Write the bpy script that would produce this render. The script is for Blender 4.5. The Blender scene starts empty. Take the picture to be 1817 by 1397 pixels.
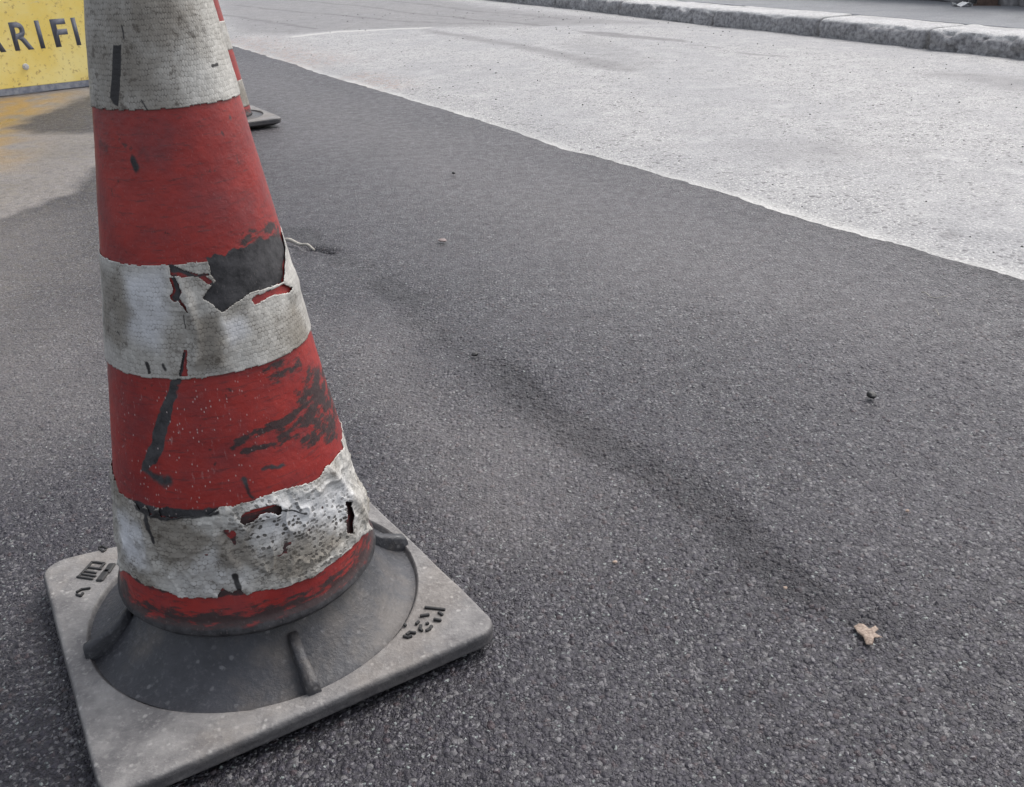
import bpy, bmesh, math, random
import numpy as np
from mathutils import Matrix, Vector

random.seed(4)
S = bpy.context.scene
COL = S.collection

# ------------------------------------------------------------------ camera
PW, PH = 1817.0, 1397.0
F, PITCH, ROLL, CH = 1709.5, 0.45232, -0.036136, 0.69
cp, sp, cr, sr = math.cos(PITCH), math.sin(PITCH), math.cos(ROLL), math.sin(ROLL)
FW = np.array([0, cp, -sp]); UP0 = np.array([0, sp, cp]); RT0 = np.array([1.0, 0, 0])
RT = cr * RT0 + sr * UP0
UP = -sr * RT0 + cr * UP0
EYE = np.array([0, 0, CH])
cam_d = bpy.data.cameras.new('camera')
cam = bpy.data.objects.new('camera', cam_d); COL.objects.link(cam)
m = Matrix.Identity(4)
for i in range(3):
    m[i][0], m[i][1], m[i][2], m[i][3] = RT[i], UP[i], -FW[i], EYE[i]
cam.matrix_world = m
cam_d.sensor_fit = 'HORIZONTAL'; cam_d.sensor_width = 36.0; cam_d.lens = F / PW * 36.0
cam_d.clip_start = 0.02; cam_d.clip_end = 600
S.camera = cam

# ------------------------------------------------------------------ sky, sun, exposure
SUN_EL, SUN_AZ = math.radians(52), math.radians(48)      # azimuth from +Y (ahead) towards +X (right)
world = bpy.data.worlds.new('World'); S.world = world; world.use_nodes = True
wn = world.node_tree.nodes; wl = world.node_tree.links; wn.clear()
sky = wn.new('ShaderNodeTexSky'); sky.sky_type = 'NISHITA'; sky.sun_disc = False
sky.sun_elevation = SUN_EL; sky.sun_rotation = SUN_AZ; sky.dust_density = 4.0; sky.air_density = 1.0
hs = wn.new('ShaderNodeHueSaturation'); hs.inputs['Saturation'].default_value = 0.34
bg = wn.new('ShaderNodeBackground'); bg.inputs['Strength'].default_value = 0.15
wo = wn.new('ShaderNodeOutputWorld')
wl.new(sky.outputs[0], hs.inputs['Color']); wl.new(hs.outputs[0], bg.inputs['Color']); wl.new(bg.outputs[0], wo.inputs['Surface'])
sd = bpy.data.lights.new('sun', 'SUN'); sd.energy = 0.95; sd.angle = math.radians(34); sd.color = (1.0, 0.965, 0.92)
sun = bpy.data.objects.new('sun', sd); COL.objects.link(sun)
to_sun = Vector((math.sin(SUN_AZ) * math.cos(SUN_EL), math.cos(SUN_AZ) * math.cos(SUN_EL), math.sin(SUN_EL)))
sun.rotation_euler = to_sun.to_track_quat('Z', 'Y').to_euler(); sun.location = to_sun * 30
S.view_settings.view_transform = 'Standard'; S.view_settings.look = 'None'
S.view_settings.exposure = 0.72; S.view_settings.gamma = 1.0

# ------------------------------------------------------------------ numeric helpers
def ground_pt(x, y, z=0.0):
    """where the sight line through a spot of the photograph meets the level z"""
    d = FW + RT * (x - PW / 2) / F + UP * (PH / 2 - y) / F
    return EYE + d * ((z - CH) / d[2])

def hsh(ix, iy, iz, seed):
    h = (ix.astype(np.int64) * 374761393 + iy.astype(np.int64) * 668265263 + iz.astype(np.int64) * 2147483647 + seed * 974634541) & 0xffffffff
    h = ((h ^ (h >> 13)) * 1274126177) & 0xffffffff
    h = ((h ^ (h >> 16)) * 2246822519) & 0xffffffff
    return ((h ^ (h >> 15)) & 0xffffff) / float(0xffffff)

def vnoise(P, sc, seed=0):
    Q = np.asarray(P, float) * sc
    if Q.shape[1] == 2: Q = np.hstack([Q, np.zeros((len(Q), 1))])
    i = np.floor(Q).astype(np.int64); f = Q - i; f = f * f * (3 - 2 * f)
    out = np.zeros(len(Q))
    for a in (0, 1):
        for b in (0, 1):
            for c in (0, 1):
                w = (f[:, 0] if a else 1 - f[:, 0]) * (f[:, 1] if b else 1 - f[:, 1]) * (f[:, 2] if c else 1 - f[:, 2])
                out += w * hsh(i[:, 0] + a, i[:, 1] + b, i[:, 2] + c, seed)
    return out * 2 - 1

def fbm(P, sc, octv=4, seed=0, gain=0.5):
    s = 0; a = 1.0; t = 0
    for k in range(octv):
        s = s + a * vnoise(P, sc * 2 ** k, seed + k * 17); t += a; a *= gain
    return s / t

def poly_sdf(P, poly):
    """signed distance to a closed polygon, negative inside"""
    P = np.asarray(P, float); poly = np.asarray(poly, float)
    d = np.full(len(P), 1e18); inside = np.zeros(len(P), bool)
    n = len(poly)
    for k in range(n):
        a = poly[k]; b = poly[(k + 1) % n]; e = b - a
        w = P - a
        t = np.clip((w @ e) / max(e @ e, 1e-12), 0, 1)
        q = w - t[:, None] * e
        d = np.minimum(d, (q * q).sum(1))
        c1 = (a[1] <= P[:, 1]) & (b[1] > P[:, 1]); c2 = (a[1] > P[:, 1]) & (b[1] <= P[:, 1])
        cr_ = e[0] * w[:, 1] - e[1] * w[:, 0]
        inside ^= (c1 & (cr_ > 0)) | (c2 & (cr_ < 0))
    d = np.sqrt(d)
    return np.where(inside, -d, d)

def line_dist(P, pts):
    P = np.asarray(P, float); pts = np.asarray(pts, float)
    d = np.full(len(P), 1e18)
    for a, b in zip(pts[:-1], pts[1:]):
        e = b - a; w = P - a
        t = np.clip((w @ e) / max(e @ e, 1e-12), 0, 1)
        q = w - t[:, None] * e
        d = np.minimum(d, (q * q).sum(1))
    return np.sqrt(d)

def sstep(a, b, x):
    t = np.clip((x - a) / (b - a), 0, 1)
    return t * t * (3 - 2 * t)

# ------------------------------------------------------------------ object helpers
def quad_mesh(name, V, Q, mat, parent=None, attrs=None, smooth=True):
    V = np.ascontiguousarray(V, np.float32); Q = np.ascontiguousarray(Q, np.int32)
    me = bpy.data.meshes.new(name)
    me.vertices.add(len(V)); me.vertices.foreach_set('co', V.ravel())
    me.loops.add(Q.size); me.loops.foreach_set('vertex_index', Q.ravel())
    me.polygons.add(len(Q)); me.polygons.foreach_set('loop_start', np.arange(0, Q.size, Q.shape[1], dtype=np.int32))
    me.update(calc_edges=True)
    if smooth: me.polygons.foreach_set('use_smooth', np.ones(len(Q), bool))
    for k, a in (attrs or {}).items():
        a = np.ascontiguousarray(a, np.float32)
        if a.ndim == 1: me.attributes.new(k, 'FLOAT', 'POINT').data.foreach_set('value', a)
        else: me.attributes.new(k, 'FLOAT_VECTOR', 'POINT').data.foreach_set('vector', a.ravel())
    if mat: me.materials.append(mat)
    o = bpy.data.objects.new(name, me); COL.objects.link(o)
    if parent: o.parent = parent
    return o

def grid_quads(nr, nc, wrap=False):
    r = np.arange(nr - 1)[:, None]; c = np.arange(nc if wrap else nc - 1)[None, :]
    c2 = (c + 1) % nc
    a = r * nc + c; b = r * nc + c2; d = (r + 1) * nc + c; e = (r + 1) * nc + c2
    return np.stack([a + 0 * b, b, e, d], -1).reshape(-1, 4)

def bm_obj(name, bm, mat, parent=None, smooth=False):
    me = bpy.data.meshes.new(name); bm.to_mesh(me); bm.free()
    if mat: me.materials.append(mat)
    if smooth: me.polygons.foreach_set('use_smooth', np.ones(len(me.polygons), bool))
    o = bpy.data.objects.new(name, me); COL.objects.link(o)
    if parent: o.parent = parent
    return o

def tag(o, label=None, cat=None, group=None, kind=None):
    if label: o['label'] = label
    if cat: o['category'] = cat
    if group: o['group'] = group
    if kind: o['kind'] = kind
    return o

def empty(name, loc, rz=0.0):
    o = bpy.data.objects.new(name, None); COL.objects.link(o)
    o.location = loc; o.rotation_euler = (0, 0, rz); o.empty_display_size = 0.1
    return o

def prism(poly, z0, z1, bev=0.0):
    bm = bmesh.new()
    vs = [bm.verts.new((p[0], p[1], z0)) for p in poly]
    f = bm.faces.new(vs)
    r = bmesh.ops.extrude_face_region(bm, geom=[f])
    for v in [g for g in r['geom'] if isinstance(g, bmesh.types.BMVert)]: v.co.z = z1
    bmesh.ops.recalc_face_normals(bm, faces=bm.faces)
    if bev:
        bmesh.ops.bevel(bm, geom=list(bm.edges), offset=bev, segments=2, affect='EDGES', profile=0.6)
    return bm

def add_bar(bm, a, b, w, h):
    """box bar from a to b (3-D), width w across, height h along z"""
    a = Vector(a); b = Vector(b); d = (b - a); L = d.length; d.normalize()
    s = d.cross(Vector((0, 0, 1)));
    if s.length < 1e-6: s = Vector((1, 0, 0))
    s.normalize(); u = s.cross(d)
    vs = []
    for p in (a, b):
        for x, y in ((-1, -1), (1, -1), (1, 1), (-1, 1)):
            vs.append(bm.verts.new(p + s * (x * w / 2) + u * (y * h / 2)))
    for f in ((0, 1, 2, 3), (7, 6, 5, 4), (0, 4, 5, 1), (1, 5, 6, 2), (2, 6, 7, 3), (3, 7, 4, 0)):
        bm.faces.new([vs[i] for i in f])

# ------------------------------------------------------------------ materials
class NT:
    def __init__(s, name):
        s.m = bpy.data.materials.new(name); s.m.use_nodes = True
        s.t = s.m.node_tree; s.t.nodes.clear()
        s.out = s.n('ShaderNodeOutputMaterial'); s.b = s.n('ShaderNodeBsdfPrincipled')
        s.l(s.b.outputs[0], s.out.inputs['Surface'])
    def n(s, typ, **kw):
        nd = s.t.nodes.new(typ)
        for k, v in kw.items(): setattr(nd, k, v)
        return nd
    def l(s, a, b): s.t.links.new(a, b)
    def put(s, sock, v):
        if hasattr(v, 'is_output') or isinstance(v, bpy.types.NodeSocket): s.l(v, sock)
        elif isinstance(v, tuple) and len(v) == 3 and sock.type == 'RGBA': sock.default_value = (*v, 1)
        elif sock.type == 'RGBA' and isinstance(v, (int, float)): sock.default_value = (v, v, v, 1)
        else: sock.default_value = v
    def math(s, op, a, b=0.0, c=None, clamp=False):
        nd = s.n('ShaderNodeMath', operation=op, use_clamp=clamp)
        s.put(nd.inputs[0], a); s.put(nd.inputs[1], b)
        if c is not None: s.put(nd.inputs[2], c)
        return nd.outputs[0]
    def mix(s, fac, a, b, mode='MIX'):
        nd = s.n('ShaderNodeMix', data_type='RGBA', blend_type=mode)
        s.put(nd.inputs[0], fac); s.put(nd.inputs[6], a); s.put(nd.inputs[7], b)
        return nd.outputs[2]
    def rng(s, v, a, b, c=0.0, d=1.0):
        nd = s.n('ShaderNodeMapRange'); nd.interpolation_type = 'SMOOTHSTEP'
        s.put(nd.inputs[0], v)
        for i, x in enumerate((a, b, c, d)): s.put(nd.inputs[1 + i], x)
        return nd.outputs[0]
    def attr(s, name, vec=False):
        nd = s.n('ShaderNodeAttribute', attribute_name=name)
        return nd.outputs['Vector'] if vec else nd.outputs['Fac']
    def obj(s): return s.n('ShaderNodeTexCoord').outputs['Object']
    def noise(s, vec, sc, det=4.0, rough=0.55, col=False):
        nd = s.n('ShaderNodeTexNoise'); s.put(nd.inputs['Vector'], vec)
        nd.inputs['Scale'].default_value = sc; nd.inputs['Detail'].default_value = det; nd.inputs['Roughness'].default_value = rough
        return nd.outputs['Color' if col else 'Fac']
    def voro(s, vec, sc, rnd=1.0, feat='F1', dim='2D'):
        nd = s.n('ShaderNodeTexVoronoi', voronoi_dimensions=dim, feature=feat); s.put(nd.inputs['Vector'], vec)
        nd.inputs['Scale'].default_value = sc; nd.inputs['Randomness'].default_value = rnd
        return nd
    def bump(s, h, dist, strength=1.0):
        nd = s.n('ShaderNodeBump'); nd.inputs['Distance'].default_value = dist; nd.inputs['Strength'].default_value = strength
        s.put(nd.inputs['Height'], h); s.l(nd.outputs[0], s.b.inputs['Normal']); return nd
    def setb(s, **kw):
        for k, v in kw.items(): s.put(s.b.inputs[k.replace('_', ' ')], v)
    def disp(s, h, scale, mid=0.5):
        nd = s.n('ShaderNodeDisplacement'); s.put(nd.inputs['Height'], h)
        nd.inputs['Scale'].default_value = scale; nd.inputs['Midlevel'].default_value = mid
        s.l(nd.outputs[0], s.out.inputs['Displacement']); s.m.displacement_method = 'BOTH'
    def mapping(s, vec, sc):
        nd = s.n('ShaderNodeMapping'); s.put(nd.inputs[0], vec); nd.inputs['Scale'].default_value = sc; return nd.outputs[0]

def sepx(nt, col):
    nd = nt.n('ShaderNodeSeparateColor'); nt.l(col, nd.inputs[0]); return nd.outputs

def asphalt_material():
    t = NT('fresh_asphalt'); P = t.obj()
    warp = t.n('ShaderNodeVectorMath', operation='MULTIPLY_ADD')
    t.l(t.noise(P, 260, 2, col=True), warp.inputs[0]); warp.inputs[1].default_value = (.0035, .0035, 0); t.l(P, warp.inputs[2])
    PW_ = warp.outputs[0]
    a = t.voro(PW_, 172); b = t.voro(PW_, 370)
    ra = sepx(t, a.outputs['Color']); rb = sepx(t, b.outputs['Color'])
    pick = t.rng(t.math('ADD', ra[0], t.math('MULTIPLY', t.math('SUBTRACT', t.noise(P, 5, 3), .5), .9)), .55, .62)                                  # big stone or a group of small ones
    seam = t.attr('seam'); wet = t.attr('wet'); dust = t.attr('dust')
    ha = t.math('SUBTRACT', 1.0, t.math('POWER', t.math('MULTIPLY', a.outputs['Distance'], 1.35), 2.0), clamp=True)
    hb = t.math('SUBTRACT', 1.0, t.math('POWER', t.math('MULTIPLY', b.outputs['Distance'], 1.35), 2.0), clamp=True)
    ha = t.math('MULTIPLY', ha, t.rng(ra[1], 0, 1, .45, 1.0)); hb = t.math('MULTIPLY', hb, t.rng(rb[1], 0, 1, .2, .75))
    h = t.mix(pick, hb, ha)
    pits = t.noise(P, 75, 3, .6)
    pit = t.rng(pits, .38, .47)                                   # scattered open voids
    h = t.math('MULTIPLY', h, t.math('ADD', .35, t.math('MULTIPLY', pit, .65)))
    h = t.math('ADD', h, t.math('MULTIPLY', t.noise(P, 900, 2), .25))
    # colour
    tone = t.mix(pick, rb[2], ra[2])
    col = t.mix(t.rng(tone, .1, 1.0), (.0145, .0134, .0180), (.040, .0370, .0465))
    col = t.mix(t.rng(tone, .80, .97), col, (.108, .105, .106))
    col = t.mix(t.math('MULTIPLY', t.rng(rb[0], .978, .985), .8), col, (.28, .31, .295))  # sparse pale glints painted into the colour of small stones
    col = t.mix(t.math('MULTIPLY', t.rng(ra[1], .94, .96), .5), col, (.070, .045, .043))
    col = t.mix(t.rng(h, .45, .08), col, (.012, .012, .013))       # bitumen between the stones
    col = t.mix(t.math('MULTIPLY', t.rng(t.noise(P, 62, 3, .7), .40, .33), .85), col, (.006, .006, .008))
    col = t.mix(t.math('MULTIPLY', t.rng(t.noise(P, 70, 3, .7), .64, .70), .55), col, (.115, .11, .118))
    col = t.mix(t.math('MULTIPLY', t.rng(t.noise(P, 150, 3, .65), .42, .34), .85), col, (.006, .006, .007))
    col = t.mix(t.math('MULTIPLY', t.rng(rb[1], .91, .95), .75), col, (.17, .165, .17))
    col = t.mix(t.math('MULTIPLY', t.rng(t.noise(P, 27, 5, .75), .41, .33), .6), col, (.008, .008, .010))
    col = t.mix(t.math('MULTIPLY', t.rng(t.noise(P, 33, 5, .75), .62, .70), .35), col, (.085, .081, .088))
    big = t.noise(P, 2.2, 4, .6); mid = t.noise(P, 11, 3, .6)
    col = t.mix(t.math('MULTIPLY', t.rng(big, .4, .65), .55), col, t.mix(.4, col, (.052, .0485, .057)))
    col = t.mix(t.math('MULTIPLY', t.rng(mid, .55, .75), .35), col, (.017, .0165, .019))
    sm = t.rng(t.math('ADD', t.math('ADD', t.math('MULTIPLY', t.noise(P, 60, 5, .75), .6), t.math('MULTIPLY', t.noise(P, 9, 5, .65), .55)), t.math('MULTIPLY', t.math('SUBTRACT', seam, .5), .24)), .565, .68)
    col = t.mix(t.math('MULTIPLY', sm, t.rng(seam, .05, .35)), col, t.mix(.58, col, (.006, .006, .008)))
    dn = t.math('MULTIPLY', dust, t.rng(t.noise(P, 45, 4), .25, .6, .55, 1.0))
    col = t.mix(dn, col, t.mix(t.noise(P, 6, 3), (.175, .160, .156), (.27, .248, .235)))
    ochre = t.math('MULTIPLY', t.attr('ochre'), t.rng(t.noise(P, 9, 4), .3, .6))
    col = t.mix(ochre, col, (.27, .165, .05))
    col = t.mix(t.math('MULTIPLY', wet, .35), col, t.mix(.6, col, (.02, .018, .016)))
    t.setb(Base_Color=col)
    ro = t.rng(t.noise(P, 30, 3), .3, .7, .42, .60)
    ro = t.mix(wet, ro, t.rng(t.noise(P, 12, 3), .35, .65, .10, .34))
    t.setb(Roughness=ro)
    t.b.inputs['Specular IOR Level'].default_value = .52; t.b.inputs['Specular Tint'].default_value = (.96, .935, 1.0, 1)
    hw = t.math('MULTIPLY', h, t.math('SUBTRACT', 1.0, t.math('MULTIPLY', t.math('MAXIMUM', wet, t.math('MULTIPLY', dust, .6)), .88)))
    hw = t.math('MULTIPLY', hw, t.math('ADD', .8, t.math('MULTIPLY', seam, .45)))
    fine = t.attr('fine')
    t.disp(t.math('MULTIPLY', hw, fine), .0036, .6)
    t.bump(t.math('MULTIPLY', hw, t.math('SUBTRACT', 1.0, fine)), .0030, 1.0)
    return t.m

def old_road_material():
    t = NT('worn_pale_asphalt'); P = t.obj()
    a = t.voro(P, 110); b = t.voro(P, 260)
    ra = sepx(t, a.outputs['Color']); rb = sepx(t, b.outputs['Color'])
    ha = t.math('SUBTRACT', 1.0, t.math('MULTIPLY', a.outputs['Distance'], 1.3), clamp=True)
    h = t.math('ADD', t.math('MULTIPLY', ha, t.rng(ra[1], 0, 1, .3, 1)), t.math('MULTIPLY', t.noise(P, 330, 3), .6))
    col = t.mix(ra[0], (.248, .246, .247), (.345, .341, .341))
    col = t.mix(t.rng(rb[0], .86, .92), col, (.56, .55, .535))
    col = t.mix(t.rng(ra[2], .93, .95), col, (.10, .095, .10))
    col = t.mix(t.rng(t.noise(P, 250, 4, .65), .50, .34), col, (.13, .128, .135))
    big = t.noise(t.mapping(P, (1.0, .45, 1)), 1.6, 5, .6)
    col = t.mix(t.math('MULTIPLY', t.rng(big, .40, .62), .5), col, (.235, .235, .245))
    col = t.mix(t.math('MULTIPLY', t.rng(t.noise(P, 7, 4), .5, .75), .35), col, (.44, .435, .43))
    stain = t.math('MULTIPLY', t.attr('stain'), t.rng(t.noise(P, 14, 4), .2, .55, .65, 1))
    col = t.mix(stain, col, (.115, .11, .115))
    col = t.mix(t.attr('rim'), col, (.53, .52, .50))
    brown = t.math('MULTIPLY', t.attr('brown'), t.rng(t.noise(P, 30, 4), .42, .62))
    col = t.mix(brown, col, (.30, .235, .21))
    t.setb(Base_Color=col, Roughness=t.rng(t.noise(P, 9, 3), .3, .7, .62, .8))
    fine = t.attr('fine')
    t.disp(t.math('MULTIPLY', h, fine), .0024, .5)
    t.bump(t.math('MULTIPLY', h, t.math('SUBTRACT', 1.0, fine)), .0018, 1.0)
    return t.m

def stone_material(name, lo, hi, dark, sc=55, face_shade=False):
    t = NT(name); P = t.obj()
    n1 = t.noise(P, sc, 6, .65); n2 = t.noise(P, 6, 4, .6); v = t.voro(P, 300, dim='3D')
    col = t.mix(t.rng(n1, .3, .7), lo, hi)
    col = t.mix(t.rng(sepx(t, v.outputs['Color'])[0], .7, .95), col, dark)
    col = t.mix(t.math('MULTIPLY', t.rng(n2, .45, .7), .5), col, dark)
    if face_shade:
        col = t.mix(t.math('MULTIPLY', t.attr('shade_splash'), t.rng(t.noise(P, 38, 5, .65), .2, .6, .55, 1.0)), col, t.mix(t.rng(n1, .35, .65), (.22, .215, .225), (.46, .455, .462)))  # front face painted darker: shade put into the colour, with splash dirt
    t.setb(Base_Color=col, Roughness=.82)
    t.bump(t.math('ADD', n1, t.math('MULTIPLY', v.outputs['Distance'], .4)), .013 if face_shade else .012, .9)
    return t.m

def body_material(name='red_cone_plastic'):
    t = NT(name); P = t.attr('suv', True); O = t.obj()
    g = t.attr('grime'); k = t.attr('scuff')
    n = t.noise(O, 14, 5, .6); f = t.noise(O, 160, 4, .6)
    col = t.mix(t.rng(n, .3, .7), (.225, .021, .019), (.345, .033, .026))
    haze = t.math('MULTIPLY', t.rng(t.noise(O, 24, 5, .65), .36, .72), .55)
    col = t.mix(haze, col, (.135, .034, .040))
    fs = t.noise(t.mapping(P, (30, 300, 1)), 1.0, 5, .7); col = t.mix(t.math('MULTIPLY', t.rng(fs, .52, .68), .6), col, (.085, .028, .030))
    sp2 = t.noise(O, 75, 4, .7); col = t.mix(t.math('MULTIPLY', t.rng(sp2, .64, .72), .8), col, (.045, .022, .022))
    st = t.noise(t.mapping(P, (230, 70, 1)), 1.0, 4, .6)
    col = t.mix(t.math('MULTIPLY', t.rng(st, .60, .74), t.math('MULTIPLY', t.attr('scratch'), .4)), col, (.44, .29, .28))
    sc = t.math('MULTIPLY', t.rng(t.math('ADD', t.noise(t.mapping(P, (38, 95, 1)), 1.0, 6, .7), t.math('MULTIPLY', t.math('SUBTRACT', k, .5), .36)), .47, .60), t.rng(k, .03, .3))
    col = t.mix(t.math('MULTIPLY', sc, .93), col, t.mix(f, (.018, .017, .018), (.045, .04, .04)))
    gr = t.rng(t.math('ADD', g, t.math('MULTIPLY', t.math('SUBTRACT', t.noise(O, 110, 5, .7), .5), .8)), .15, .8)
    col = t.mix(gr, col, t.mix(t.rng(t.noise(O, 55, 6, .75), .3, .7), (.010, .010, .012), (.062, .060, .064)))
    ws = t.voro(t.mapping(P, (1.0, .6, 1)), 430); wr = sepx(t, ws.outputs['Color'])
    spk = t.math('MULTIPLY', t.math('MULTIPLY', t.rng(wr[0], .93, .95), t.rng(ws.outputs['Distance'], .32, .18)), t.attr('scratch'))
    col = t.mix(t.math('MULTIPLY', spk, .6), col, (.55, .45, .43))
    t.setb(Base_Color=col, Roughness=t.mix(gr, t.rng(n, .3, .7, .34, .50), .62))
    t.b.inputs['Specular IOR Level'].default_value = .4
    t.bump(t.math('ADD', f, t.math('MULTIPLY', n, .8)), .0012, .5)
    return t.m

def tape_material(name='dirty_reflective_tape'):
    t = NT(name); P = t.attr('suv', True); O = t.obj()
    wv = t.n('ShaderNodeVectorMath', operation='MULTIPLY_ADD')
    t.l(t.noise(P, 85, 3, col=True), wv.inputs[0]); wv.inputs[1].default_value = (.0055, .0055, 0); t.l(P, wv.inputs[2])
    xyz = t.n('ShaderNodeSeparateXYZ'); t.l(wv.outputs[0], xyz.inputs[0])
    vv = t.math('MULTIPLY', xyz.outputs[1], 246.0); row = t.math('FLOOR', vv)
    uu = t.math('ADD', t.math('MULTIPLY', xyz.outputs[0], 215.0), t.math('MULTIPLY', t.math('FLOORED_MODULO', row, 2.0), .5)); colm = t.math('FLOOR', uu)
    cell = t.n('ShaderNodeCombineXYZ'); t.l(colm, cell.inputs[0]); t.l(row, cell.inputs[1])
    wnz = t.n('ShaderNodeTexWhiteNoise', noise_dimensions='2D'); t.l(cell.outputs[0], wnz.inputs['Vector'])
    rnd = sepx(t, wnz.outputs['Color'])
    fx = t.math('SUBTRACT', t.math('FRACT', uu), .5); fy = t.math('SUBTRACT', t.math('FRACT', vv), .5)
    dist = t.math('SQRT', t.math('ADD', t.math('MULTIPLY', fx, fx), t.math('MULTIPLY', t.math('MULTIPLY', fy, fy), 1.0)))
    gap = t.math('MULTIPLY', t.rng(dist, .40, .56), t.math('MULTIPLY', t.rng(rnd[1], .0, .8, .35, 1.0), t.rng(t.noise(P, 110, 3, .6), .36, .60)))
    dirt = t.attr('dirt'); black = t.attr('grime')
    n = t.noise(O, 18, 5, .62); f = t.noise(O, 130, 4, .6)
    col = t.mix(t.math('ADD', t.math('MULTIPLY', rnd[0], .6), t.math('MULTIPLY', t.noise(P, 240, 3, .6), .4)), (.34, .328, .305), (.56, .548, .515))
    col = t.mix(t.math('MULTIPLY', t.attr('bright'), .8), col, (.62, .635, .67))
    gd = t.math('MULTIPLY', gap, t.rng(t.math('ADD', dirt, t.math('MULTIPLY', n, .8)), .3, 1.0, .10, .85))
    dd = t.rng(t.math('ADD', t.math('MULTIPLY', dirt, .9), t.math('MULTIPLY', t.math('SUBTRACT', n, .5), 1.3)), .02, .85)
    col = t.mix(t.math('MULTIPLY', dd, .86), col, t.mix(f, (.105, .090, .072), (.25, .225, .185)))
    col = t.mix(gd, col, (.070, .062, .052))
    flk = t.math('MULTIPLY', t.rng(t.noise(O, 95, 6, .75), .55, .64), t.rng(t.math('ADD', dirt, t.math('MULTIPLY', t.math('SUBTRACT', n, .5), .8)), .15, .6))
    col = t.mix(t.math('MULTIPLY', flk, .75), col, (.070, .058, .046))
    pt = t.voro(wv.outputs[0], 250); pr = sepx(t, pt.outputs['Color'])
    pk = t.math('MULTIPLY', t.math('MULTIPLY', t.rng(pr[1], .52, .60), t.rng(pt.outputs['Distance'], .5, .3)), t.attr('peck'))
    col = t.mix(t.math('MULTIPLY', pk, .9), col, (.05, .045, .04))
    bl = t.rng(t.math('ADD', black, t.math('MULTIPLY', t.math('SUBTRACT', f, .5), .5)), .25, .7)
    col = t.mix(bl, col, (.022, .021, .022))
    t.setb(Base_Color=col, Roughness=t.mix(dd, .30, .66))
    t.b.inputs['Specular IOR Level'].default_value = .45
    hh = t.math('SUBTRACT', t.math('MULTIPLY', f, .6), t.math('MULTIPLY', t.rng(dist, .3, .62), .09))
    t.bump(t.math('SUBTRACT', hh, pk), .0016, .7)
    return t.m

def rubber_material(name, lo, hi, fleck, rough, dusty=False):
    t = NT(name); O = t.obj()
    n = t.noise(O, 20, 7, .68); f = t.noise(O, 190, 4, .65); v = t.voro(O, 120, dim='3D'); r = sepx(t, v.outputs['Color'])
    col = t.mix(t.rng(n, .3, .7), lo, hi)
    col = t.mix(t.math('MULTIPLY', t.rng(f, .5, .75), .6), col, t.mix(.5, hi, fleck))
    sp_ = t.math('MULTIPLY', t.rng(r[0], .80, .9), t.rng(t.math('ADD', v.outputs['Distance'], t.math('MULTIPLY', t.noise(O, 260, 3, .7), .5)), .62, .38))
    col = t.mix(t.math('MULTIPLY', sp_, .6), col, fleck)
    col = t.mix(t.math('MULTIPLY', t.rng(t.noise(O, 5, 3), .5, .7), .35), col, lo)
    col = t.mix(t.math('MULTIPLY', t.rng(t.noise(O, 8, 5, .65), .50, .68), .40), col, t.mix(.6, col, (.22, .18, .14)))
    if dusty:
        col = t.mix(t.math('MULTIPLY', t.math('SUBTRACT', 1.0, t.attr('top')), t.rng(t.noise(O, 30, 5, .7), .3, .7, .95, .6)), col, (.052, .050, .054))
    t.setb(Base_Color=col, Roughness=rough)
    t.bump(t.math('ADD', f, t.math('MULTIPLY', n, .6)), .0022, .6)
    return t.m

def plain_material(name, a, b, sc=30, rough=.6, bump=.001, stretch=(1, 1, 1)):
    t = NT(name); O = t.mapping(t.obj(), stretch)
    n = t.noise(O, sc, 5, .6)
    t.setb(Base_Color=t.mix(t.rng(n, .3, .7), a, b), Roughness=rough)
    t.bump(n, bump, .6)
    return t.m

def sign_material():
    t = NT('scuffed_yellow_paint'); O = t.obj()
    n = t.noise(O, 5, 5, .6); f = t.noise(O, 45, 5, .7)
    col = t.mix(t.rng(n, .3, .7), (.84, .62, .135), (.88, .73, .28))
    sc = t.noise(t.mapping(O, (16, 4, 60)), 1.0, 5, .7)
    col = t.mix(t.math('MULTIPLY', t.rng(f, .55, .68), .8), col, (.34, .20, .07))
    col = t.mix(t.math('MULTIPLY', t.rng(sc, .62, .7), .55), col, (.70, .62, .36))
    v = t.voro(O, 9, dim='3D'); r = sepx(t, v.outputs['Color'])
    col = t.mix(t.math('MULTIPLY', t.rng(r[0], .90, .92), t.rng(v.outputs['Distance'], .22, .1)), col, (.14, .105, .07))
    t.setb(Base_Color=col, Roughness=.55)
    t.bump(f, .001, .4)
    return t.m

def rubble_material():
    t = NT('rubble_stone'); O = t.obj()
    c = t.attr('stone'); n = t.noise(O, 26, 6, .65)
    col = t.mix(c, (.17, .165, .17), (.42, .41, .41))
    col = t.mix(t.rng(n, .4, .75), col, (.12, .115, .12))
    col = t.mix(t.attr('joint'), col, (.10, .09, .085))
    t.setb(Base_Color=col, Roughness=.88); t.bump(n, .012, .9)
    return t.m

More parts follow.
